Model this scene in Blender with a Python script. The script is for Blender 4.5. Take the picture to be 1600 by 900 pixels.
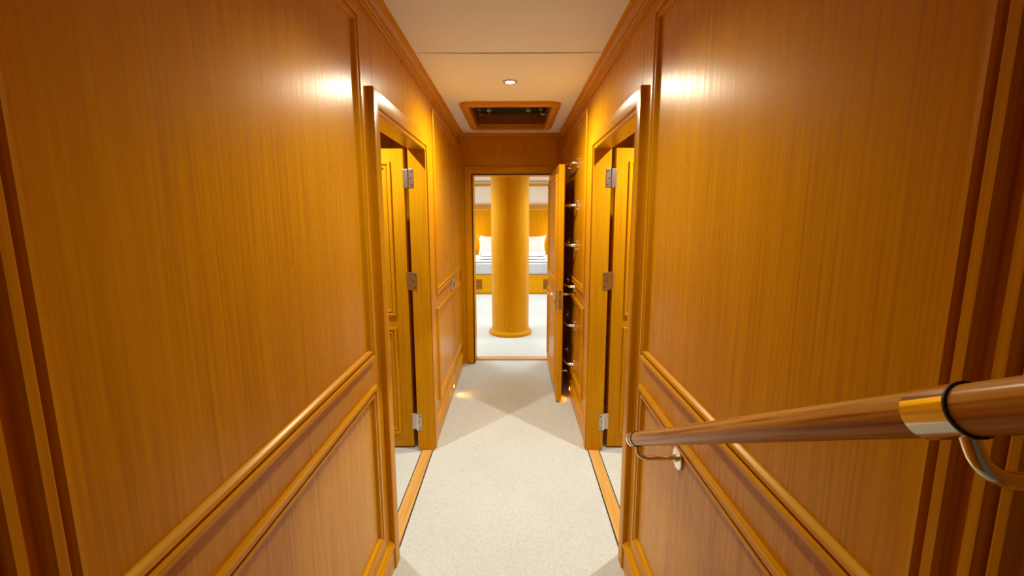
import bpy, bmesh, math, random
from mathutils import Vector, Matrix

for o in list(bpy.data.objects):
    bpy.data.objects.remove(o)
S = bpy.context.scene
COL = S.collection
random.seed(7)

# ------------------------------------------------------------------ camera
F_PX, PITCH, YAW, ROLL = 697.106, 0.1589, -0.0043, -0.0021
cd = bpy.data.cameras.new('camera')
cd.sensor_width = 36.0
cd.lens = F_PX * 36.0 / 1600.0
cd.clip_start = 0.02
cam = bpy.data.objects.new('camera', cd)
COL.objects.link(cam)
cp, sp, cy, sy = math.cos(PITCH), math.sin(PITCH), math.cos(YAW), math.sin(YAW)
fwd = Vector((sy * cp, cy * cp, -sp))
rt = Vector((cy, -sy, 0))
up = rt.cross(fwd)
cr, sr = math.cos(ROLL), math.sin(ROLL)
rt2 = rt * cr + up * sr
up2 = up * cr - rt * sr
M = Matrix((rt2, up2, -fwd)).transposed().to_4x4()
M.translation = Vector((0.0216, 0.0, 1.3314))
cam.matrix_world = M
S.camera = cam

# ------------------------------------------------------------------ view, world, lights
S.view_settings.view_transform = 'Standard'
S.view_settings.look = 'None'
S.view_settings.gamma = 1.0
S.view_settings.use_curve_mapping = False
S.view_settings.exposure = 0.0
S.cycles.max_bounces = 12
S.cycles.diffuse_bounces = 8
S.cycles.glossy_bounces = 6
S.cycles.sample_clamp_indirect = 6.0

w = bpy.data.worlds.new('world')
S.world = w
w.use_nodes = True
bg = w.node_tree.nodes['Background']
bg.inputs[0].default_value = (1.0, 0.80, 0.55, 1)
bg.inputs[1].default_value = 0.06

def lamp(name, kind, loc, power, color, size=0.03, spot=None, blend=0.5, rot=(0, 0, 0), sy=None):
    l = bpy.data.lights.new(name, kind)
    l.energy = power
    l.color = color
    if kind == 'AREA':
        l.size = size
        if sy:
            l.shape = 'RECTANGLE'; l.size_y = sy
        else:
            l.shape = 'DISK'
    else:
        l.shadow_soft_size = size
    if kind == 'SPOT':
        l.spot_size = math.radians(spot)
        l.spot_blend = blend
    o = bpy.data.objects.new(name, l)
    o.location = loc
    o.rotation_euler = rot
    COL.objects.link(o)
    return o

WARM = (1.0, 0.94, 0.74)
HALL_W, NEAR_W, SIDE_W, BED_W, BEDSIDE, STEP_W = 64.0, 25.0, 68.0, 140.0, 10.0, 1.0
DAY = (0.80, 0.90, 1.0)
lamp('hall_lamp', 'SPOT', (0.003, 2.459, 2.005), HALL_W, WARM, 0.022, 172, 0.74)
lamp('stair_lamp', 'SPOT', (0.0, 1.15, 2.005), NEAR_W, WARM, 0.022, 130, 0.9)
lamp('cabin_lamp', 'SPOT', (-0.81, 1.97, 2.01), SIDE_W * 0.82, (1.0, 0.98, 0.93), 0.015, 150, 0.7)
lamp('cabin_lamp', 'SPOT', (0.86, 1.94, 2.01), SIDE_W * 1.1, (1.0, 0.97, 0.91), 0.015, 150, 0.7)
for bx_ in (-1.05, 1.05):
    lamp('bedroom_fill', 'SPOT', (bx_, 5.0, 1.98), BED_W, DAY, 0.35, 165, 0.5)  # unseen bluish spots added in place of daylight in the bedroom
lamp('bedroom_fill', 'SPOT', (-0.02, 7.2, 1.98), BED_W * 0.9, (0.95, 0.97, 1.0), 0.3, 165, 0.5)  # unseen spot added to brighten the bed, screened from the passage by the column
for bx_ in (-0.95, 0.95):
    lamp('bedside_lamp', 'POINT', (bx_, 9.0, 0.95), BEDSIDE, (1.0, 0.75, 0.42), 0.05)

# ------------------------------------------------------------------ materials
def new_mat(name):
    m = bpy.data.materials.new(name)
    m.use_nodes = True
    nt = m.node_tree
    return m, nt, nt.nodes['Principled BSDF']

def plain(name, col, rough=0.5, metal=0.0, emit=None, strength=0.0, coat=0.0):
    m, nt, b = new_mat(name)
    b.inputs['Base Color'].default_value = (*col, 1)
    b.inputs['Roughness'].default_value = rough
    b.inputs['Metallic'].default_value = metal
    b.inputs['Coat Weight'].default_value = coat
    if emit:
        b.inputs['Emission Color'].default_value = (*emit, 1)
        b.inputs['Emission Strength'].default_value = strength
    return m

def wood(name, axis, base, dark, light, rough=0.29, coat=0.0, scale=1.0, streak=1.05, turn=0.0):
    """Fine straight-grained veneer, grain running along axis."""
    m, nt, b = new_mat(name)
    N, L = nt.nodes, nt.links
    tc = N.new('ShaderNodeTexCoord')
    def noise(stretch, across, detail, rgh, seed):
        src = tc.outputs['Object']
        if turn:
            t0 = N.new('ShaderNodeMapping'); t0.inputs['Rotation'].default_value = (turn, 0, 0)
            L.new(src, t0.inputs['Vector']); src = t0.outputs[0]
        mp = N.new('ShaderNodeMapping')
        s = [across * scale] * 3
        s['XYZ'.index(axis)] = stretch * scale
        mp.inputs['Scale'].default_value = s
        mp.inputs['Location'].default_value = (seed, seed * 1.7, seed * 0.3)
        L.new(src, mp.inputs['Vector'])
        n = N.new('ShaderNodeTexNoise')
        n.inputs['Scale'].default_value = 1.0
        n.inputs['Detail'].default_value = detail
        n.inputs['Roughness'].default_value = rgh
        L.new(mp.outputs[0], n.inputs['Vector'])
        return n
    fine = noise(3.0, 170.0, 3.0, 0.6, 1.3)
    broad = noise(0.7, 22.0, 4.0, 0.55, 5.1)
    big = noise(0.5, 3.0, 2.0, 0.5, 9.7)
    mix = N.new('ShaderNodeMix'); mix.data_type = 'FLOAT'
    mix.inputs[0].default_value = 0.28
    L.new(fine.outputs['Fac'], mix.inputs[2]); L.new(broad.outputs['Fac'], mix.inputs[3])
    mix2 = N.new('ShaderNodeMix'); mix2.data_type = 'FLOAT'
    mix2.inputs[0].default_value = 0.2
    L.new(mix.outputs[0], mix2.inputs[2]); L.new(big.outputs['Fac'], mix2.inputs[3])
    r = N.new('ShaderNodeValToRGB')
    e = r.color_ramp.elements
    h = 0.16 / streak
    e[0].position, e[0].color = 0.5 - h, (*dark, 1)
    e[1].position, e[1].color = 0.5 + h, (*light, 1)
    k = e.new(0.5); k.color = (*base, 1)
    L.new(mix2.outputs[0], r.inputs[0])
    L.new(r.outputs[0], b.inputs['Base Color'])
    rr = N.new('ShaderNodeMapRange')
    rr.inputs[1].default_value, rr.inputs[2].default_value = 0.35, 0.65
    rr.inputs[3].default_value, rr.inputs[4].default_value = rough + 0.05, rough - 0.05
    L.new(fine.outputs['Fac'], rr.inputs[0]); L.new(rr.outputs[0], b.inputs['Roughness'])
    b.inputs['Coat Weight'].default_value = coat
    b.inputs['Coat Roughness'].default_value = 0.2
    b.inputs['Coat Tint'].default_value = (1.0, 0.82, 0.5, 1)
    b.inputs['Specular Tint'].default_value = (1.0, 0.70, 0.15, 1)
    b.inputs['Specular IOR Level'].default_value = 0.2
    bp = N.new('ShaderNodeBump')
    bp.inputs['Strength'].default_value = 0.04
    bp.inputs['Distance'].default_value = 0.001
    L.new(fine.outputs['Fac'], bp.inputs['Height']); L.new(bp.outputs[0], b.inputs['Normal'])
    return m

CB, CDk, CL = (0.60, 0.272, 0.004), (0.47, 0.192, 0.002), (0.67, 0.324, 0.007)
WZ = wood('cherry_veneer_vertical', 'Z', CB, CDk, CL)
WY = wood('cherry_veneer_along', 'Y', CB, CDk, CL)
WX = wood('cherry_veneer_across', 'X', CB, CDk, CL)
OAK = wood('rail_wood', 'Y', (0.56, 0.27, 0.045), (0.30, 0.115, 0.012), (0.66, 0.36, 0.08), 0.3, 0.1, 0.8, 2.0, math.atan(0.5548))
SILL = wood('pale_threshold_wood', 'Y', (0.62, 0.36, 0.10), (0.5, 0.26, 0.06), (0.68, 0.42, 0.14), 0.45, 0.1)
SILLX = wood('pale_threshold_wood_across', 'X', (0.55, 0.33, 0.15), (0.42, 0.22, 0.08), (0.62, 0.40, 0.2), 0.45, 0.1)

VENT = wood('dark_vent_wood', 'X', (0.26, 0.10, 0.012), (0.19, 0.07, 0.008), (0.32, 0.13, 0.02))

def carpet(name, col, col2):
    m, nt, b = new_mat(name)
    N, L = nt.nodes, nt.links
    tc = N.new('ShaderNodeTexCoord')
    v = N.new('ShaderNodeTexVoronoi')
    v.inputs['Scale'].default_value = 130
    mp = N.new('ShaderNodeMapping'); mp.inputs['Scale'].default_value = (1.0, 1.6, 1.0)
    L.new(tc.outputs['Object'], mp.inputs[0]); L.new(mp.outputs[0], v.inputs['Vector'])
    n = N.new('ShaderNodeTexNoise'); n.inputs['Scale'].default_value = 3.0; n.inputs['Detail'].default_value = 5
    L.new(tc.outputs['Object'], n.inputs['Vector'])
    mx = N.new('ShaderNodeMix'); mx.data_type = 'FLOAT'; mx.inputs[0].default_value = 0.35
    L.new(v.outputs['Distance'], mx.inputs[2]); L.new(n.outputs['Fac'], mx.inputs[3])
    r = N.new('ShaderNodeValToRGB')
    r.color_ramp.elements[0].position = 0.2; r.color_ramp.elements[0].color = (*col, 1)
    r.color_ramp.elements[1].position = 0.75; r.color_ramp.elements[1].color = (*col2, 1)
    L.new(mx.outputs[0], r.inputs[0]); L.new(r.outputs[0], b.inputs['Base Color'])
    b.inputs['Roughness'].default_value = 0.95
    b.inputs['Specular IOR Level'].default_value = 0.1
    bp = N.new('ShaderNodeBump'); bp.inputs['Strength'].default_value = 0.35; bp.inputs['Distance'].default_value = 0.004
    bp.invert = True
    L.new(v.outputs['Distance'], bp.inputs['Height']); L.new(bp.outputs[0], b.inputs['Normal'])
    return m
CARPET = carpet('cream_loop_carpet', (0.65, 0.69, 0.67), (0.50, 0.54, 0.50))

def mottled(name, c1, c2, scale=4.0, rough=0.7):
    m, nt, b = new_mat(name)
    N, L = nt.nodes, nt.links
    tc = N.new('ShaderNodeTexCoord')
    n = N.new('ShaderNodeTexNoise'); n.inputs['Scale'].default_value = scale; n.inputs['Detail'].default_value = 6
    L.new(tc.outputs['Object'], n.inputs['Vector'])
    r = N.new('ShaderNodeValToRGB')
    r.color_ramp.elements[0].position = 0.3; r.color_ramp.elements[0].color = (*c1, 1)
    r.color_ramp.elements[1].position = 0.7; r.color_ramp.elements[1].color = (*c2, 1)
    L.new(n.outputs['Fac'], r.inputs[0]); L.new(r.outputs[0], b.inputs['Base Color'])
    b.inputs['Roughness'].default_value = rough
    return m
CEIL = mottled('cream_ceiling_panel', (0.85, 0.88, 0.85), (0.87, 0.90, 0.87))
WHITE = mottled('white_paint', (0.80, 0.80, 0.79), (0.84, 0.84, 0.83))
LINEN = mottled('white_linen', (0.82, 0.82, 0.82), (0.88, 0.88, 0.88), 12, 0.9)
SHEET = mottled('grey_white_sheet', (0.44, 0.45, 0.47), (0.49, 0.50, 0.52), 12, 0.9)
CHROME = plain('polished_chrome', (0.82, 0.80, 0.76), 0.12, 1.0)
STEEL = plain('satin_steel', (0.52, 0.47, 0.40), 0.34, 1.0)
PLATE = plain('polished_rose_plate', (0.90, 0.87, 0.80), 0.25, 1.0)
BLACK = plain('black_rubber', (0.012, 0.012, 0.012), 0.5)
DARKGLASS = plain('dark_green_acrylic', (0.010, 0.026, 0.017), 0.12)
SHAFT = plain('shaded_shaft_wood', (0.22, 0.085, 0.010), 0.5)  # hatch shaft wood, its lack of light put into the dark colour
BULB = plain('lamp_glow', (1, 1, 1), 0.5, emit=(1.0, 0.95, 0.82), strength=40.0)
AMBER = plain('amber_lamp_glow', (1, 0.7, 0.3), 0.5, emit=(1.0, 0.40, 0.05), strength=9.0)
SWITCH = plain('grey_metal_plate', (0.55, 0.50, 0.43), 0.35, 0.6)
SWITCHD = plain('dark_switch_insert', (0.13, 0.09, 0.06), 0.4)

# ------------------------------------------------------------------ mesh helpers
class MB:
    def __init__(s):
        s.bm = bmesh.new()
    def box(s, a, b, bev=0.0, mi=0, seg=2):
        bm2 = bmesh.new()
        x0, y0, z0 = (min(a[i], b[i]) for i in range(3))
        x1, y1, z1 = (max(a[i], b[i]) for i in range(3))
        bmesh.ops.create_cube(bm2, size=1.0)
        for v in bm2.verts:
            v.co = Vector(((x0 + x1) / 2 + v.co.x * (x1 - x0), (y0 + y1) / 2 + v.co.y * (y1 - y0), (z0 + z1) / 2 + v.co.z * (z1 - z0)))
        if bev > 0:
            bmesh.ops.bevel(bm2, geom=bm2.edges[:], offset=bev, segments=seg, profile=0.5, affect='EDGES')
        for f in bm2.faces:
            f.material_index = mi
        s.merge(bm2)
        return s
    def merge(s, bm2, smooth=False):
        n = len(s.bm.faces)
        t = bpy.data.meshes.new('t'); bm2.to_mesh(t); bm2.free()
        s.bm.from_mesh(t); bpy.data.meshes.remove(t)
        s.bm.faces.ensure_lookup_table()
        for f_ in s.bm.faces[n:]:
            f_.smooth = smooth
    def faces_from(s, rings, closed=True, cap=False, mi=0):
        vs = [[s.bm.verts.new(p) for p in r] for r in rings]
        n = len(vs[0])
        for i in range(len(vs) - 1):
            for j in range(n if closed else n - 1):
                k = (j + 1) % n
                f = s.bm.faces.new((vs[i][j], vs[i][k], vs[i + 1][k], vs[i + 1][j]))
                f.material_index = mi(j) if callable(mi) else mi
                f.smooth = True
        if cap:
            for r in (vs[0], vs[-1]):
                try:
                    s.bm.faces.new(r)
                except ValueError:
                    pass
        return s
    def tube(s, pts, r, n=14, flat=1.0, closed=False):
        pts = [Vector(p) for p in pts]
        rings = []
        prev = None
        for i, p in enumerate(pts):
            a = pts[max(0, i - 1)]; b = pts[min(len(pts) - 1, i + 1)]
            t = (b - a).normalized()
            ref = Vector((0, 0, 1)) if abs(t.z) < 0.95 else Vector((0, 1, 0))
            if prev is not None:
                u = (prev - t * prev.dot(t)).normalized()
            else:
                u = (ref - t * ref.dot(t)).normalized()
            prev = u
            v = t.cross(u)
            rad = r[i] if isinstance(r, (list, tuple)) else r
            rings.append([p + u * rad * math.cos(k * 2 * math.pi / n) + v * rad * flat * math.sin(k * 2 * math.pi / n) for k in range(n)])
        return s.faces_from(rings, True, True)
    def lathe(s, prof, center, axis='Z', n=48):
        rings = []
        for r, h in prof:
            ring = []
            for k in range(n):
                a = k * 2 * math.pi / n
                c, d = r * math.cos(a), r * math.sin(a)
                p = {'Z': (c, d, h), 'X': (h, c, d), 'Y': (c, h, d)}[axis]
                ring.append(Vector(center) + Vector(p))
            rings.append(ring)
        return s.faces_from(rings, True, True)
    def frame(s, fn, u0, u1, v0, v1, prof, sides='ltrb', mu=0, mv=0):
        """mitred moulding round a rectangle; fn(u, v, h) -> point; prof = (inset, height) from the outer edge in.
        sides without b: an open U whose legs run down to v0."""
        openb = 'b' not in sides
        rings = []
        for d, h in prof:
            bot = v0 if openb else v0 + d
            if openb:
                q = [(u0 + d, bot), (u0 + d, v1 - d), (u1 - d, v1 - d), (u1 - d, bot)]
            else:
                q = [(u0 + d, bot), (u0 + d, v1 - d), (u1 - d, v1 - d), (u1 - d, bot)]
            rings.append([fn(u, v, h) for u, v in q])
        mi = lambda j: mv if j in (0, 2) else mu
        s.faces_from(rings, not openb, False, mi)
        if openb:
            for e in (0, 3):
                try:
                    s.bm.faces.new([s.bm.verts.new(r[e]) for r in rings])
                except ValueError:
                    pass
        return s

ROOT = {}
def finish(name, mb, mats, parent=None, smooth=40):
    bm = mb.bm
    bmesh.ops.remove_doubles(bm, verts=bm.verts, dist=1e-6)
    bmesh.ops.recalc_face_normals(bm, faces=bm.faces)
    me = bpy.data.meshes.new(name)
    off = ROOT.get(parent.name, Vector()) if parent else Vector()
    if off.length:
        bmesh.ops.translate(bm, verts=bm.verts, vec=-off)
    bm.to_mesh(me); bm.free()
    for m in (mats if isinstance(mats, (list, tuple)) else [mats]):
        me.materials.append(m)
    sm = [p.use_smooth for p in me.polygons]
    me.set_sharp_from_angle(angle=math.radians(smooth))
    me.polygons.foreach_set('use_smooth', sm)
    o = bpy.data.objects.new(name, me)
    COL.objects.link(o)
    if parent:
        o.parent = parent
        ROOT[o.name] = off
    return o

def tag(o, label, cat, group=None, kind=None):
    o['label'] = label
    o['category'] = cat
    if group: o['group'] = group
    if kind: o['kind'] = kind
    return o

def thing(name, loc, label, cat, group=None, kind=None):
    o = bpy.data.objects.new(name, None)
    o.empty_display_size = 0.05
    o.location = loc
    COL.objects.link(o)
    ROOT[o.name] = Vector(loc)
    return tag(o, label, cat, group, kind)

def copy_tree(o, parent=None):
    c = o.copy(); COL.objects.link(c)
    if parent: c.parent = parent
    for ch in list(o.children):
        copy_tree(ch, c)
    return c

# ------------------------------------------------------------------ dimensions
W = 0.45            # half width of the passage
T = 0.525           # outer face of the passage walls
Y0, YE = -0.8, 3.94
ZC = 2.0228
OP0, OP1, OPZ = 1.592, 2.388, 1.678      # side door openings
PANEL_MOULD = [(0, -0.002), (0, 0.009), (0.003, 0.013), (0.013, 0.013), (0.0165, 0.010), (0.018, 0.004), (0.021, 0.004),
               (0.0225, 0.009), (0.026, 0.0115), (0.032, 0.010), (0.037, 0.004), (0.039, -0.002)]
CASING = [(0, -0.004), (0, 0.017), (0.0015, 0.0192), (0.004, 0.020), (0.052, 0.020), (0.0545, 0.018), (0.055, 0.007), (0.060, 0.007),
          (0.0615, 0.012), (0.070, 0.012), (0.0735, 0.009), (0.074, -0.010)]

def side_fn(sgn, x=W):
    return lambda u, v, h: Vector((sgn * (x - h), u, v))

# ------------------------------------------------------------------ shell
f = MB(); f.box((-2.6, Y0, -0.05), (2.6, 9.6, 0.0))
tag(finish('floor', f, CARPET), 'cream loop-pile carpet running down the passage and into the cabins', 'floor', kind='structure')

c = MB()
c.box((-W - 0.02, Y0, ZC), (W + 0.02, 2.040, ZC + 0.03), 0.0015)
# the far panel stops either side of the hatch
HX, HY0, HY1 = 0.272, 2.905, 3.648
sag = lambda x, y: ZC + 0.001 - 0.006 * max(0.0, 1 - ((x - 0.03) / 0.47) ** 2) * max(0.0, 1 - (y - 2.0435) / 0.4)
xs = [-W - 0.02 + (2 * W + 0.04) * k / 24 for k in range(25)]
c.faces_from([[Vector((x, 2.0435, ZC + 0.03)) for x in xs]] + [[Vector((x, y, sag(x, y))) for x in xs] for y in (2.0435, 2.12, 2.2, 2.3, 2.45, HY0)], False)
c.box((-W - 0.02, HY1, ZC + 0.001), (W + 0.02, YE + 0.02, ZC + 0.03))
c.box((-W - 0.02, HY0, ZC + 0.001), (-HX, HY1, ZC + 0.03))
c.box((HX, HY0, ZC + 0.001), (W + 0.02, HY1, ZC + 0.03))
c.box((-W - 0.02, 2.0, ZC + 0.03), (W + 0.02, 2.1, ZC + 0.05))
c.box((-2.6, 0.6, 2.04), (-T + 0.0, 3.1, 2.08))
c.box((T, 0.6, 2.04), (2.6, 3.1, 2.08))
tag(finish('ceiling', c, CEIL), 'cream ceiling panels over the passage with one dark joint across', 'ceiling', kind='structure')

bc = MB(); bc.box((-2.1, YE + 0.0, 2.075), (2.1, 9.6, 2.12))
tag(finish('ceiling_bedroom', bc, WHITE), 'white ceiling of the bedroom beyond the end doorway', 'ceiling', kind='structure')

def make_wall(sgn, name, label):
    m = MB()
    xc, xf, xo = sgn * 0.455, sgn * W, sgn * T
    # solid core round the opening
    m.box((xc, Y0, 0), (xo, OP0 - 0.014, ZC + 0.03)); m.box((xc, OP1 + 0.014, 0), (xo, YE, ZC + 0.03))
    m.box((xc, OP0 - 0.014, OPZ + 0.014), (xo, OP1 + 0.014, ZC + 0.03))
    # veneered facing boards with a hairline joint between them
    for y0, y1, z0 in ((Y0, 1.5715, 0), (1.5735, 2.650, OPZ + 0.02), (2.652, YE, 0)):
        m.box((xc, y0, z0), (xf, y1, ZC + 0.02), 0.0006, seg=1)
    m.box((xc, 1.5715, 0), (xf, OP0 - 0.014, OPZ + 0.02)); m.box((xc, OP1 + 0.014, 0), (xf, 2.652, OPZ + 0.02))
    wl = finish(name, m, WZ)
    tag(wl, label, 'wall', kind='structure')
    fn = side_fn(sgn)
    for (u0, u1, v0, v1) in ((0.394, 1.430, 0.866, 1.934), (0.394, 1.430, 0.1886, 0.773),
                             (-0.62, 0.376, 0.866, 1.934), (-0.62, 0.376, 0.1886, 0.773),
                             (2.662, 3.925, 0.866, 1.936), (2.662, 3.925, 0.190, 0.776)):
        q = MB(); q.frame(fn, u0, u1, v0, v1, PANEL_MOULD, mu=1, mv=0)
        finish('panel_moulding', q, [WZ, WY], wl, 25)
    return wl
wl = make_wall(-1, 'wall_left', 'panelled cherry veneer wall carrying the light switch')
wr = make_wall(1, 'wall_right', 'panelled cherry veneer wall carrying the handrail and chrome rungs')

def make_base(sgn, name, y0, y1, label):
    m = MB()
    prof = [(0, 0), (0.014, 0), (0.014, 0.092), (0.017, 0.094), (0.019, 0.099), (0.017, 0.106), (0.012, 0.110), (0.006, 0.118), (0, 0.120)]
    rings = [[Vector((sgn * (W - d), y, z)) for d, z in prof] for y in (y0, y1)]
    m.faces_from(rings, True, True)
    tag(finish(name, m, WY, None, 30), label, 'baseboard', kind='structure')
make_base(-1, 'baseboard_left', Y0, 1.517, 'cherry baseboard below the long panel facing the handrail')
make_base(-1, 'baseboard_left_far', 2.466, YE, 'cherry baseboard holding the amber light beneath the light switch')
make_base(1, 'baseboard_right', Y0, 1.517, 'cherry baseboard below the handrail')
make_base(1, 'baseboard_right_far', 2.466, YE, 'cherry baseboard beneath the chrome rungs')

# crown moulding on three sides of the ceiling
CROWN = [(0.0, -0.046), (0.007, -0.046), (0.0105, -0.043), (0.011, -0.039), (0.009, -0.036), (0.013, -0.035), (0.0175, -0.032), (0.018, -0.028),
         (0.0165, -0.025), (0.020, -0.024), (0.036, -0.012), (0.040, -0.012), (0.0415, -0.007), (0.046, -0.006), (0.050, 0.0), (0.0, 0.004)]
m = MB()
rings = []
for d, h in CROWN:
    rings.append([Vector((-W + d, Y0, ZC + h)), Vector((-W + d, YE - d, ZC + h)), Vector((W - d, YE - d, ZC + h)), Vector((W - d, Y0, ZC + h))])
m.faces_from(rings, False, False, lambda j: 1 if j == 1 else 0)
tag(finish('trim_1', m, [WY, WX], None, 25), 'stepped cherry crown moulding between the walls and cream ceiling', 'crown moulding', kind='structure')

# end wall round the bedroom doorway
EX0, EX1, EZ = -0.330, 0.360, 1.680
m = MB()
m.box((-2.1, YE, 0), (EX0 - 0.01, YE + 0.16, 2.12)); m.box((EX1 + 0.01, YE, 0), (2.1, YE + 0.16, 2.12))
m.box((EX0 - 0.01, YE, EZ + 0.01), (EX1 + 0.01, YE + 0.16, 2.12))
we = finish('wall_end', m, WZ)
tag(we, 'cherry veneer wall across the end of the passage above the bedroom doorway', 'wall', kind='structure')
for x in (-0.382, 0.372):
    q = MB(); q.box((x, YE - 0.004, EZ + 0.078), (x + 0.012, YE + 0.002, ZC - 0.047), 0.002)
    finish('panel_strip', q, WZ, we)
q = MB(); q.box((-0.449, YE - 0.006, 0), (-0.432, YE + 0.002, ZC - 0.046), 0.003); finish('corner_strip', q, WZ, we)

# ------------------------------------------------------------------ cabins behind the side doors
def cabin(sgn, tag_):
    m = MB()
    X1 = sgn * 2.5
    m.box((sgn * T, 3.0, 0), (X1, 3.06, 2.06)); m.box((sgn * T, 0.64, 0), (X1, 0.7, 2.06)); m.box((X1, 0.64, 0), (sgn * 2.56, 3.06, 2.06))
    wc = finish('wall_cabin_' + tag_, m, WZ)
    tag(wc, 'veneered cabin walls seen over the door ' + ('opposite the handrail' if sgn < 0 else 'beside the handrail'), 'wall', kind='structure')
    fn = lambda u, v, h: Vector((u, 3.0 - h, v))
    for u0, u1 in ((0.56, 0.800), (0.845, 1.5)):
        q = MB(); a, b = sorted((sgn * u0, sgn * u1))
        q.frame(fn, a, b, 0.2, 1.97, PANEL_MOULD, mu=1, mv=0); finish('panel_moulding', q, [WZ, WX], wc, 25)
cabin(-1, 'left'); cabin(1, 'right')

# ------------------------------------------------------------------ bedroom shell
m = MB(); m.box((-2.1, 9.4, 0), (2.1, 9.46, 1.47)); m.box((-2.1, 9.4, 1.47), (2.1, 9.46, 2.12), mi=1)
wb = finish('wall_bedroom_back', m, [WZ, WHITE])
tag(wb, 'bedroom wall with glowing veneer below and white panel above the bed', 'wall', kind='structure')
for z0, z1, d in ((1.475, 1.505, 0.012), (1.515, 1.535, 0.018), (1.548, 1.578, 0.03), (1.945, 1.995, 0.03), (2.035, 2.052, 0.012)):
    q = MB(); q.box((-2.1, 9.4 - d, z0), (2.1, 9.402, z1), 0.004); finish('rail_moulding', q, WX, wb)
for sgn, n in ((-1, 'left'), (1, 'right')):
    m = MB(); m.box((sgn * 2.1, YE + 0.16, 0), (sgn * 2.16, 9.46, 2.12))
    tag(finish('wall_bedroom_' + n, m, WHITE), 'white side wall of the bedroom ' + ('behind the switch side' if sgn < 0 else 'behind the rung side'), 'wall', kind='structure')

# ------------------------------------------------------------------ side doors
def side_door(sgn, n, where):
    root = thing('door_%d' % n, (sgn * 0.54, 2.42, 0), 'panelled cherry door swung open into the cabin ' + where, 'door', 'open cabin doors', 'structure')
    # jamb lining
    m = MB()
    a, b = sgn * 0.437, sgn * (T + 0.004)
    m.box((a, OP0 - 0.016, 0), (b, OP0, OPZ + 0.016), 0.001); m.box((a, OP1, 0), (b, OP1 + 0.016, OPZ + 0.016), 0.001)
    m.box((a, OP0, OPZ), (b, OP1, OPZ + 0.016), 0.001)
    finish('jamb', m, WZ, root)
    # leaf, turned a right angle into the cabin
    x0, x1, y0, y1 = sgn * 0.560, sgn * 1.300, 2.420, 2.458
    m = MB(); m.box((x0, y0, 0.010), (x1, y1, 1.684), 0.002)
    leaf = finish('leaf', m, WZ, root)
    lo, hi = sorted((sgn * 0.628, sgn * 1.232))
    for v0, v1 in ((0.788, 1.618), (0.092, 0.722)):
        q = MB(); q.frame(lambda u, v, h: Vector((u, y0 - h, v)), lo, hi, v0, v1, PANEL_MOULD, mu=1, mv=0)
        finish('panel_moulding', q, [WZ, WX], leaf, 25)
    # three butt hinges
    for z0 in (0.128, 0.938, 1.481):
        q = MB()
        q.box((sgn * 0.503, OP1 - 0.0030, z0), (sgn * 0.527, OP1 + 0.001, z0 + 0.096), 0.0008)
        q.box((sgn * 0.531, OP1 + 0.010, z0), (sgn * 0.5605, OP1 + 0.014, z0 + 0.096), 0.0008)
        h = finish('hinge', q, STEEL, root)
        kq = MB()
        for k in range(5):
            kq.tube([(sgn * 0.530, OP1 + 0.002, z0 + 0.0195 * k), (sgn * 0.530, OP1 + 0.002, z0 + 0.0195 * k + 0.018)], 0.0052)
        kq.lathe([(0.0, -0.004), (0.0045, -0.003), (0.0045, 0.0), (0.0, 0.001)], (sgn * 0.530, OP1 + 0.002, z0), n=12)
        finish('knuckle', kq, CHROME, h)
        for dz in (0.014, 0.048, 0.082):
            sq = MB(); sq.lathe([(0.0, 0.0), (0.0036, 0.0), (0.0036, 0.0012), (0.0, 0.0016)], (sgn * (0.5155 + 0.004 * (1 if dz == 0.048 else -1)), OP1 - 0.0043, z0 + dz), 'Y', 12)
            finish('screw', sq, BLACK, h)
    return root
side_door(-1, 1, 'opposite the handrail')
side_door(1, 2, 'beyond the handrail')

def casing(sgn, n, where):
    m = MB(); m.frame(side_fn(sgn), 1.518, 2.462, 0.0, 1.748, CASING, 'ltr', mu=1, mv=0)
    tag(finish('trim_%d' % n, m, [WZ, WY], None, 25), 'stepped cherry casing round the cabin doorway ' + where, 'door casing', 'cabin door casings', 'structure')
casing(-1, 2, 'opposite the handrail'); casing(1, 3, 'beyond the handrail')
for sgn, n, where in ((-1, 4, 'opposite the handrail'), (1, 5, 'beyond the handrail')):
    m = MB(); m.box((sgn * 0.449, OP0 + 0.0, -0.002), (sgn * 0.506, OP1 - 0.0, 0.006), 0.002)
    th = finish('trim_%d' % n, m, SILL)
    tag(th, 'pale wooden threshold strip in the cabin doorway ' + where, 'threshold', 'cabin thresholds', 'structure')
    for x in (0.4465, 0.5085):
        q = MB(); q.box((sgn * (x - 0.0025), OP0, -0.001), (sgn * (x + 0.0025), OP1, 0.0022))
        finish('edge_strip', q, BLACK, th)

# ------------------------------------------------------------------ end door
m = MB(); m.frame(lambda u, v, h: Vector((u, YE - h, v)), EX0 - 0.073, EX1 + 0.073, 0.012, EZ + 0.073, CASING, 'ltr', mu=1, mv=0)
tag(finish('trim_6', m, [WZ, WX], None, 25), 'stepped cherry casing round the bedroom doorway', 'door casing', kind='structure')
m = MB(); m.box((EX0, 4.022, -0.002), (EX1, 4.118, 0.012), 0.004)
tag(finish('trim_7', m, SILLX), 'pale wooden threshold bar across the bedroom doorway', 'threshold', kind='structure')

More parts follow.
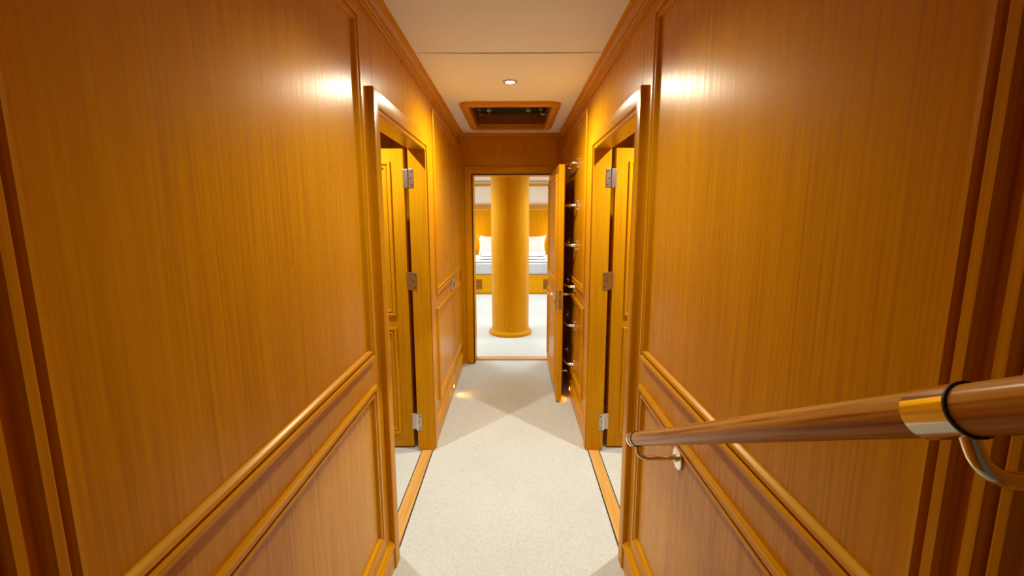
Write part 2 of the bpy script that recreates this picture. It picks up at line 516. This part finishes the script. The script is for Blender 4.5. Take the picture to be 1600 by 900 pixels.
root = thing('door_3', (0.344, 3.92, 0), 'panelled cherry bedroom door swung back against the chrome rungs', 'door', kind='structure')
m = MB()
m.box((EX0 - 0.012, YE - 0.012, 0), (EX0, YE + 0.165, EZ + 0.012), 0.001); m.box((EX1, YE - 0.012, 0), (EX1 + 0.012, YE + 0.165, EZ + 0.012), 0.001)
m.box((EX0, YE - 0.012, EZ), (EX1, YE + 0.165, EZ + 0.012), 0.001)
finish('jamb', m, WZ, root)
LX0, LX1, LY0, LY1 = 0.324, 0.363, 3.060, 3.912
m = MB(); m.box((LX0, LY0, 0.012), (LX1, LY1, 1.674), 0.002)
leaf = finish('leaf', m, WZ, root)
for v0, v1 in ((0.840, 1.618), (0.118, 0.738)):
    q = MB(); q.frame(lambda u, v, h: Vector((LX0 - h, u, v)), 3.145, 3.845, v0, v1, PANEL_MOULD, mu=1, mv=0); finish('panel_moulding', q, [WZ, WY], leaf, 25)
    q = MB(); q.frame(lambda u, v, h: Vector((LX1 + h, u, v)), 3.145, 3.845, v0, v1, PANEL_MOULD, mu=1, mv=0); finish('panel_moulding', q, [WZ, WY], leaf, 25)
q = MB(); q.box((0.3325, LY0 - 0.0016, 0.690), (0.3545, LY0 + 0.001, 0.822), 0.0007)
lock = finish('lock_plate', q, STEEL, leaf)
q = MB(); q.box((0.338, LY0 - 0.006, 0.765), (0.349, LY0 - 0.0005, 0.785), 0.001); finish('latch', q, CHROME, lock)
for z in (0.70, 0.812):
    q = MB(); q.lathe([(0, 0), (0.003, 0), (0.003, 0.0012), (0, 0.0014)], (0.3435, LY0 - 0.003, z), 'Y', 12)
    finish('screw', q, BLACK, lock)
def lever(sgn, x):
    q = MB()
    q.box((x, 3.098, 0.668), (x + sgn * 0.006, 3.132, 0.822), 0.002)
    hd = finish('handle', q, STEEL, leaf)
    q = MB()
    z = 0.786
    q.lathe([(0.013, 0.0), (0.013, sgn * 0.006), (0.0095, sgn * 0.010), (0.0095, sgn * 0.014)], (x + sgn * 0.005, 3.115, z), 'X', 20)
    pts = [(x + sgn * 0.010, 3.115, z), (x + sgn * 0.040, 3.115, z), (x + sgn * 0.050, 3.119, z), (x + sgn * 0.055, 3.130, z), (x + sgn * 0.056, 3.17, z), (x + sgn * 0.054, 3.205, z), (x + sgn * 0.050, 3.232, z - 0.001)]
    q.tube(pts, [0.0085, 0.0085, 0.009, 0.009, 0.0085, 0.008, 0.006], 14)
    finish('lever', q, CHROME, hd)
    q = MB(); q.lathe([(0.0, 0.0), (0.008, 0.0), (0.008, sgn * 0.002), (0.006, sgn * 0.003), (0.0, sgn * 0.003)], (x + sgn * 0.006, 3.115, 0.700), 'X', 18)
    q.box((x + sgn * 0.008, 3.1135, 0.690), (x + sgn * 0.0095, 3.1165, 0.700))
    finish('keyhole', q, CHROME, hd)
lever(-1, LX0); lever(1, LX1)
for z0 in (0.13, 0.80, 1.47):
    q = MB(); q.tube([(LX1 + 0.002, LY1 + 0.003, z0), (LX1 + 0.002, LY1 + 0.003, z0 + 0.09)], 0.006); finish('hinge', q, STEEL, root)
q = MB(); q.tube([(LX1 - 0.001, 3.10, 0.228), (LX1 + 0.03, 3.10, 0.228)], 0.005); q.tube([(LX1 + 0.029, 3.10, 0.228), (LX1 + 0.042, 3.10, 0.228)], 0.008)
finish('door_stop', q, STEEL, leaf)

# ------------------------------------------------------------------ handrail
RX = 0.345
A, B = Vector((RX, 1.122, 0.7393)), Vector((RX, -0.5, 1.639))
dr = (B - A).normalized()
RR = 0.0180
root = thing('handrail', (RX, 1.1, 0.70), 'round varnished wooden handrail on polished brackets climbing towards the stairs', 'handrail')
q = MB(); q.tube([A + dr * t for t in (0.0, 0.001, 0.3, 0.6, 0.9, 1.2, (B - A).length)], RR, 32)
finish('rail', q, OAK, root)
perp = Vector((0, -dr.z, dr.y))
if perp.z < 0: perp = -perp
def ring_about(q, t0, t1, r, n=32):
    q.tube([A + dr * t0, A + dr * t1], r, n)
q = MB()
ring_about(q, -0.010, 0.006, RR + 0.0022)
q.tube([A - dr * 0.010, A - dr * 0.013, A - dr * 0.0145], [RR + 0.0022, RR, RR * 0.55], 32)
finish('end_cap', q, CHROME, root)
def bracket(t, half=0.014, drop=0.0):
    c0 = A + dr * t
    q = MB()
    foot = c0 - perp * (RR + 0.002) + dr * drop
    zb = foot.z - 0.030
    pts = [foot + perp * 0.004, foot - perp * 0.006]
    # bend from the stem to the horizontal arm
    s0 = foot - perp * 0.006
    s1 = foot - perp * 0.027
    zb = s1.z
    for k in range(1, 9):
        u = k / 8
        e = Vector((RX + 0.026, s1.y, zb))
        p = s0 * (1 - u) ** 2 + s1 * 2 * u * (1 - u) + e * u * u
        pts.append(p)
    pts.append(Vector((W - 0.004, s1.y, zb)))
    q.tube(pts, 0.0060, 18)
    br = finish('bracket', q, CHROME, root)
    q = MB(); q.lathe([(0.0, 0.0), (0.028, 0.0), (0.0295, -0.0015), (0.0295, -0.004), (0.028, -0.0055), (0.010, -0.0065), (0.0095, -0.014), (0.0065, -0.016), (0, -0.016)], (W - 0.0005, s1.y, zb), 'X', 40)
    finish('wall_rose', q, PLATE, br)
    q = MB(); ring_about(q, t - half, t + half, RR + 0.0016)
    finish('collar', q, CHROME, br)
    q = MB(); ring_about(q, t + half - 0.0005, t + half + 0.0014, RR + 0.0021)
    finish('gasket', q, BLACK, br)
bracket(0.026, half=0.006)
bracket(0.922, half=0.019, drop=0.011)

# ------------------------------------------------------------------ chrome rungs below the hatch
ZR = [1.680, 1.405, 1.137, 0.853, 0.578, 0.298]
RLAB = ['curved chrome climbing rung, topmost on the wall, level with the top of the open door',
        'curved chrome climbing rung, second from the top of the row',
        'curved chrome climbing rung, third from the top of the row',
        'curved chrome climbing rung just above the door handle, fourth from the top',
        'curved chrome climbing rung just below the door handle, second from the floor',
        'curved chrome climbing rung nearest the carpet, lowest of the row']
r0 = thing('climbing_rung', (W, 3.22, ZR[0]), RLAB[0], 'rung', 'chrome rungs under the hatch')
ya, yb, zr = 3.035, 3.405, ZR[0]
q = MB()
pts = []
for k in range(25):
    a = math.pi * k / 24
    ca = math.cos(a)
    pts.append((W - 0.018 - 0.052 * math.sin(a) ** 0.6, (ya + yb) / 2 - ca * (yb - ya) / 2, zr))
q.tube(pts, 0.0105, 14, 0.75)
finish('bow', q, CHROME, r0)
for y in (ya, yb):
    q = MB()
    q.lathe([(0, 0), (0.016, 0), (0.017, -0.004), (0.013, -0.008), (0.012, -0.020), (0.008, -0.027), (0, -0.029)], (W - 0.0002, y, zr), 'X', 24)
    for dy, dz in ((0, 0.026), (0, -0.026)):
        q.lathe([(0, 0), (0.010, 0), (0.011, -0.004), (0.008, -0.009), (0, -0.011)], (W - 0.0002, y + dy, zr + dz), 'X', 18)
        q.box((W - 0.0002, y - 0.006, zr + dz * 0.2), (W - 0.006, y + 0.006, zr + dz), 0.002)
    b = finish('bracket', q, CHROME, r0)
    for dz in (0.026, -0.026):
        q = MB(); q.lathe([(0, 0), (0.005, 0), (0.005, -0.004), (0, -0.006)], (W - 0.010, y, zr + dz), 'X', 12)
        finish('bolt', q, STEEL, b)
for z, lb in list(zip(ZR, RLAB))[1:]:
    c_ = copy_tree(r0); c_.location = (W, 3.22, z); c_['label'] = lb

# ------------------------------------------------------------------ roof hatch
root = thing('ceiling_hatch', (0, 3.28, ZC), 'wood framed escape hatch with dark acrylic lid in the ceiling', 'hatch')
def rrect(hx, y0, y1, r, z, n=8):
    P = []
    for cx_, cy_, a0 in ((hx - r, y1 - r, 0), (-hx + r, y1 - r, 90), (-hx + r, y0 + r, 180), (hx - r, y0 + r, 270)):
        for k in range(n + 1):
            a = math.radians(a0 + 90 * k / n)
            P.append(Vector((cx_ + r * math.cos(a), cy_ + r * math.sin(a), z)))
    return P
m = MB()
FZ = 0.022
m.faces_from([rrect(0.318, 2.858, 3.700, 0.075, ZC + 0.002), rrect(0.318, 2.858, 3.700, 0.075, ZC - 0.006), rrect(0.314, 2.862, 3.696, 0.072, ZC - 0.014),
              rrect(0.304, 2.872, 3.686, 0.064, ZC - FZ + 0.002), rrect(0.296, 2.880, 3.678, 0.058, ZC - FZ), rrect(0.268, 2.915, 3.640, 0.014, ZC - FZ),
              rrect(0.262, 2.922, 3.633, 0.010, ZC - FZ + 0.004), rrect(0.260, 2.926, 3.629, 0.008, ZC + 0.018)], True, False)
fr = finish('frame', m, WX, root, 35)
m = MB(); m.faces_from([rrect(0.261, 2.925, 3.625, 0.008, ZC + 0.018), rrect(0.261, 2.925, 3.625, 0.008, ZC + 0.092)], True, False)
finish('shaft', m, SHAFT, root)
m = MB(); m.box((-0.29, 2.89, ZC + 0.092), (0.29, 3.66, ZC + 0.104), 0.002)
lid = finish('lid', m, DARKGLASS, root)
for x, nm in ((-0.236, 'latch'), (0.222, 'latch'), (-0.160, 'hinge'), (0.130, 'hinge')):
    q = MB(); z = ZC + 0.092; y = 3.47
    if nm == 'latch':
        q.box((x - 0.014, y - 0.02, z - 0.007), (x + 0.014, y + 0.02, z), 0.002)
        q.tube([(x, y, z - 0.004), (x, y, z - 0.026), (x + 0.004, y - 0.004, z - 0.034), (x + 0.030, y - 0.006, z - 0.036)], 0.0055, 10)
    else:
        q.box((x - 0.012, y - 0.035, z - 0.006), (x + 0.012, y + 0.03, z), 0.002)
        q.tube([(x - 0.016, y - 0.02, z - 0.013), (x + 0.016, y - 0.02, z - 0.013)], 0.0065, 10)
        q.tube([(x, y - 0.02, z - 0.006), (x + 0.006, y - 0.02, z - 0.030), (x - 0.004, y - 0.02, z - 0.040)], 0.0045, 10)
    finish(nm, q, STEEL, lid)

# ------------------------------------------------------------------ ceiling downlight
root = thing('ceiling_downlight', (0.003, 2.459, ZC), 'small round recessed downlight shining in the cream ceiling before the hatch', 'ceiling light')
m = MB(); m.lathe([(0.024, 0.0015), (0.024, -0.003), (0.027, -0.005), (0.036, -0.004), (0.038, 0.0015)], (0.003, 2.459, ZC), n=40)
m.bm.faces.ensure_lookup_table()
for f_ in [f_ for f_ in m.bm.faces if len(f_.verts) > 4]:
    m.bm.faces.remove(f_)
finish('ring', m, STEEL, root)
m = MB(); m.lathe([(0.0, -0.0035), (0.012, -0.003), (0.0235, 0.0)], (0.003, 2.459, ZC), n=32)
finish('bulb', m, BULB, root)

# ------------------------------------------------------------------ skirting lights
def skirt(sgn, y, z, lb):
    x = W - 0.014
    r = thing('skirting_light', (sgn * x, y, z), lb, 'floor light', 'amber skirting lights')
    m = MB(); m.lathe([(0.0, 0.0), (0.019, 0.0), (0.019, -sgn * 0.003), (0.016, -sgn * 0.005), (0.013, -sgn * 0.004), (0, -sgn * 0.004)], (sgn * x, y, z), 'X', 28)
    finish('bezel', m, STEEL, r)
    m = MB(); m.lathe([(0.0131, 0.0), (0.013, -sgn * 0.0045), (0.008, -sgn * 0.008), (0.0, -sgn * 0.009)], (sgn * x, y, z), 'X', 24)
    finish('lens', m, AMBER, r)
    lamp('skirting_lamp', 'SPOT', (sgn * (x - 0.014), y, z), STEP_W, (1.0, 0.38, 0.04), 0.010, 95, 1.0, rot=(0, math.radians(sgn * 42), 0))
skirt(-1, 3.205, 0.068, 'small glowing amber light in the baseboard under the light switch')
skirt(1, 3.13, 0.078, 'small glowing amber light in the baseboard behind the open bedroom door')

# ------------------------------------------------------------------ switch
root = thing('light_switch', (-W, 3.37, 0.82), 'grey metal light switch plate between the wall panels', 'switch')
m = MB(); m.box((-W - 0.001, 3.285, 0.782), (-W + 0.012, 3.445, 0.860), 0.002); finish('plate', m, SWITCH, root)
m = MB(); m.box((-W + 0.010, 3.330, 0.797), (-W + 0.0135, 3.405, 0.846), 0.001); finish('rocker', m, SWITCHD, root)

# ------------------------------------------------------------------ bedroom column
CX, CYc = -0.020, 5.05
root = thing('wooden_column', (CX, CYc, 0), 'thick round veneered column standing on the bedroom carpet', 'column', kind='thing')
m = MB(); m.lathe([(0.212, 0.05), (0.212, 0.5), (0.212, 1.2), (0.212, 2.08)], (CX, CYc, 0), n=72); finish('shaft', m, WZ, root)
m = MB(); m.lathe([(0.205, 0.0), (0.244, 0.0), (0.249, 0.006), (0.249, 0.020), (0.245, 0.032), (0.235, 0.042), (0.224, 0.047), (0.220, 0.056), (0.211, 0.060)], (CX, CYc, 0), n=72); finish('base_ring', m, WX, root)

# ------------------------------------------------------------------ bed
BY = 7.60
root = thing('bed', (0, BY, 0), 'low bed with veneered plinth and grey white mattress against the bedroom wall', 'bed')
m = MB(); m.box((-1.0, BY + 0.01, 0.03), (1.0, 9.36, 0.340), 0.004); m.box((-0.98, BY + 0.03, 0), (0.98, 9.3, 0.03)); finish('plinth', m, WX, root)
m = MB(); m.box((-0.99, BY, 0.342), (0.99, 9.34, 0.548), 0.035, seg=5); finish('mattress', m, SHEET, root)
for s in (-1, 1):
    q = MB(); q.box((s * 0.525, BY + 0.006, 0.092), (s * 0.80, BY + 0.014, 0.268), 0.003)
    vt = finish('vent', q, VENT, root)
    q = MB()
    for k in range(6):
        z = 0.104 + k * 0.026
        q.box((s * 0.537, BY - 0.004, z), (s * 0.788, BY + 0.008, z + 0.016), 0.003)
    finish('slat', q, VENT, vt)

def soft(q, a, b, bev, amp, seed):
    bm2 = bmesh.new(); bmesh.ops.create_cube(bm2, size=1.0)
    for v in bm2.verts:
        v.co = Vector([(a[i] + b[i]) / 2 + v.co[i] * (b[i] - a[i]) for i in range(3)])
    bmesh.ops.subdivide_edges(bm2, edges=[e for e in bm2.edges if abs((e.verts[0].co - e.verts[1].co).x) > 0.3 or abs((e.verts[0].co - e.verts[1].co).y) > 0.3], cuts=9, use_grid_fill=True)
    bmesh.ops.bevel(bm2, geom=[e for e in bm2.edges if e.is_manifold and e.calc_face_angle(0) > 0.8], offset=bev, segments=4, profile=0.5, affect='EDGES')
    rnd = random.Random(seed); ph = [rnd.uniform(0, 6) for _ in range(4)]
    for v in bm2.verts:
        v.co.z += amp * math.sin(v.co.x * 9 + ph[0]) * math.sin(v.co.y * 11 + ph[1]) + amp * 0.5 * math.sin(v.co.x * 23 + ph[2])
        v.co.y += amp * 0.8 * math.sin(v.co.x * 13 + ph[3])
    q.merge(bm2, True)
q = MB(); soft(q, (-0.97, BY + 0.03, 0.556), (0.97, 8.66, 0.592), 0.018, 0.004, 3)
tag(finish('duvet', q, LINEN, None, 60), 'flat white duvet spread over the grey white mattress', 'duvet')
for k, (z0, z1, lb) in enumerate(((0.596, 0.640, 'lower folded white blanket lying across the foot of the bed'), (0.646, 0.695, 'upper folded white blanket lying on the other one'))):
    q = MB(); soft(q, (-0.575 + 0.02 * k, BY + 0.07 + 0.05 * k, z0 + 0.006), (0.575 - 0.015 * k, BY + 0.62, z1), 0.02, 0.0025, 9 + k)
    tag(finish('folded_blanket', q, LINEN, None, 60), lb, 'blanket', 'folded blankets on the bed')

def pillow(x, y, z, wd, ht, th, tilt, roll, lb):
    q = MB(); n = 22
    grid = {}
    for side in (1, -1):
        for i in range(n + 1):
            for j in range(n + 1):
                u, v = 2 * i / n - 1, 2 * j / n - 1
                ear = 1 + 0.10 * (abs(u * v)) ** 5
                pu = u * ear * (1 - 0.04 * (1 - v * v)) * wd / 2 * 1.0
                pv = v * ear * (1 - 0.06 * (1 - u * u)) * ht / 2 * 1.0
                t = max(0.0, (1 - u * u) * (1 - v * v)) ** 0.45 * th / 2 * (1 + 0.06 * math.sin(5 * u + 3 * v + x * 7))
                if side < 0 and (i in (0, n) or j in (0, n)):
                    grid[(side, i, j)] = grid[(1, i, j)]; continue
                grid[(side, i, j)] = q.bm.verts.new((pu, -side * t, pv))
        for i in range(n):
            for j in range(n):
                vs = [grid[(side, i, j)], grid[(side, i + 1, j)], grid[(side, i + 1, j + 1)], grid[(side, i, j + 1)]]
                q.bm.faces.new(vs).smooth = True
    o = finish('pillow', q, LINEN, None, 80)
    o.location = (x, y, z); o.rotation_euler = (math.radians(tilt), math.radians(roll), 0)
    tag(o, lb, 'pillow', 'white pillows against the headboard')
pillow(0.33, 8.92, 0.750, 0.62, 0.34, 0.16, -22, 0, 'front white pillow leaning on the bed beside the open bedroom door')
pillow(0.345, 9.15, 0.772, 0.62, 0.34, 0.15, -14, 0, 'rear white pillow propped behind another beside the open bedroom door')
pillow(-0.36, 8.92, 0.750, 0.62, 0.34, 0.16, -22, 0, 'front white pillow leaning on the bed at the light switch side of the column')
pillow(-0.345, 9.15, 0.772, 0.62, 0.34, 0.15, -14, 0, 'rear white pillow propped behind another at the light switch side of the column')
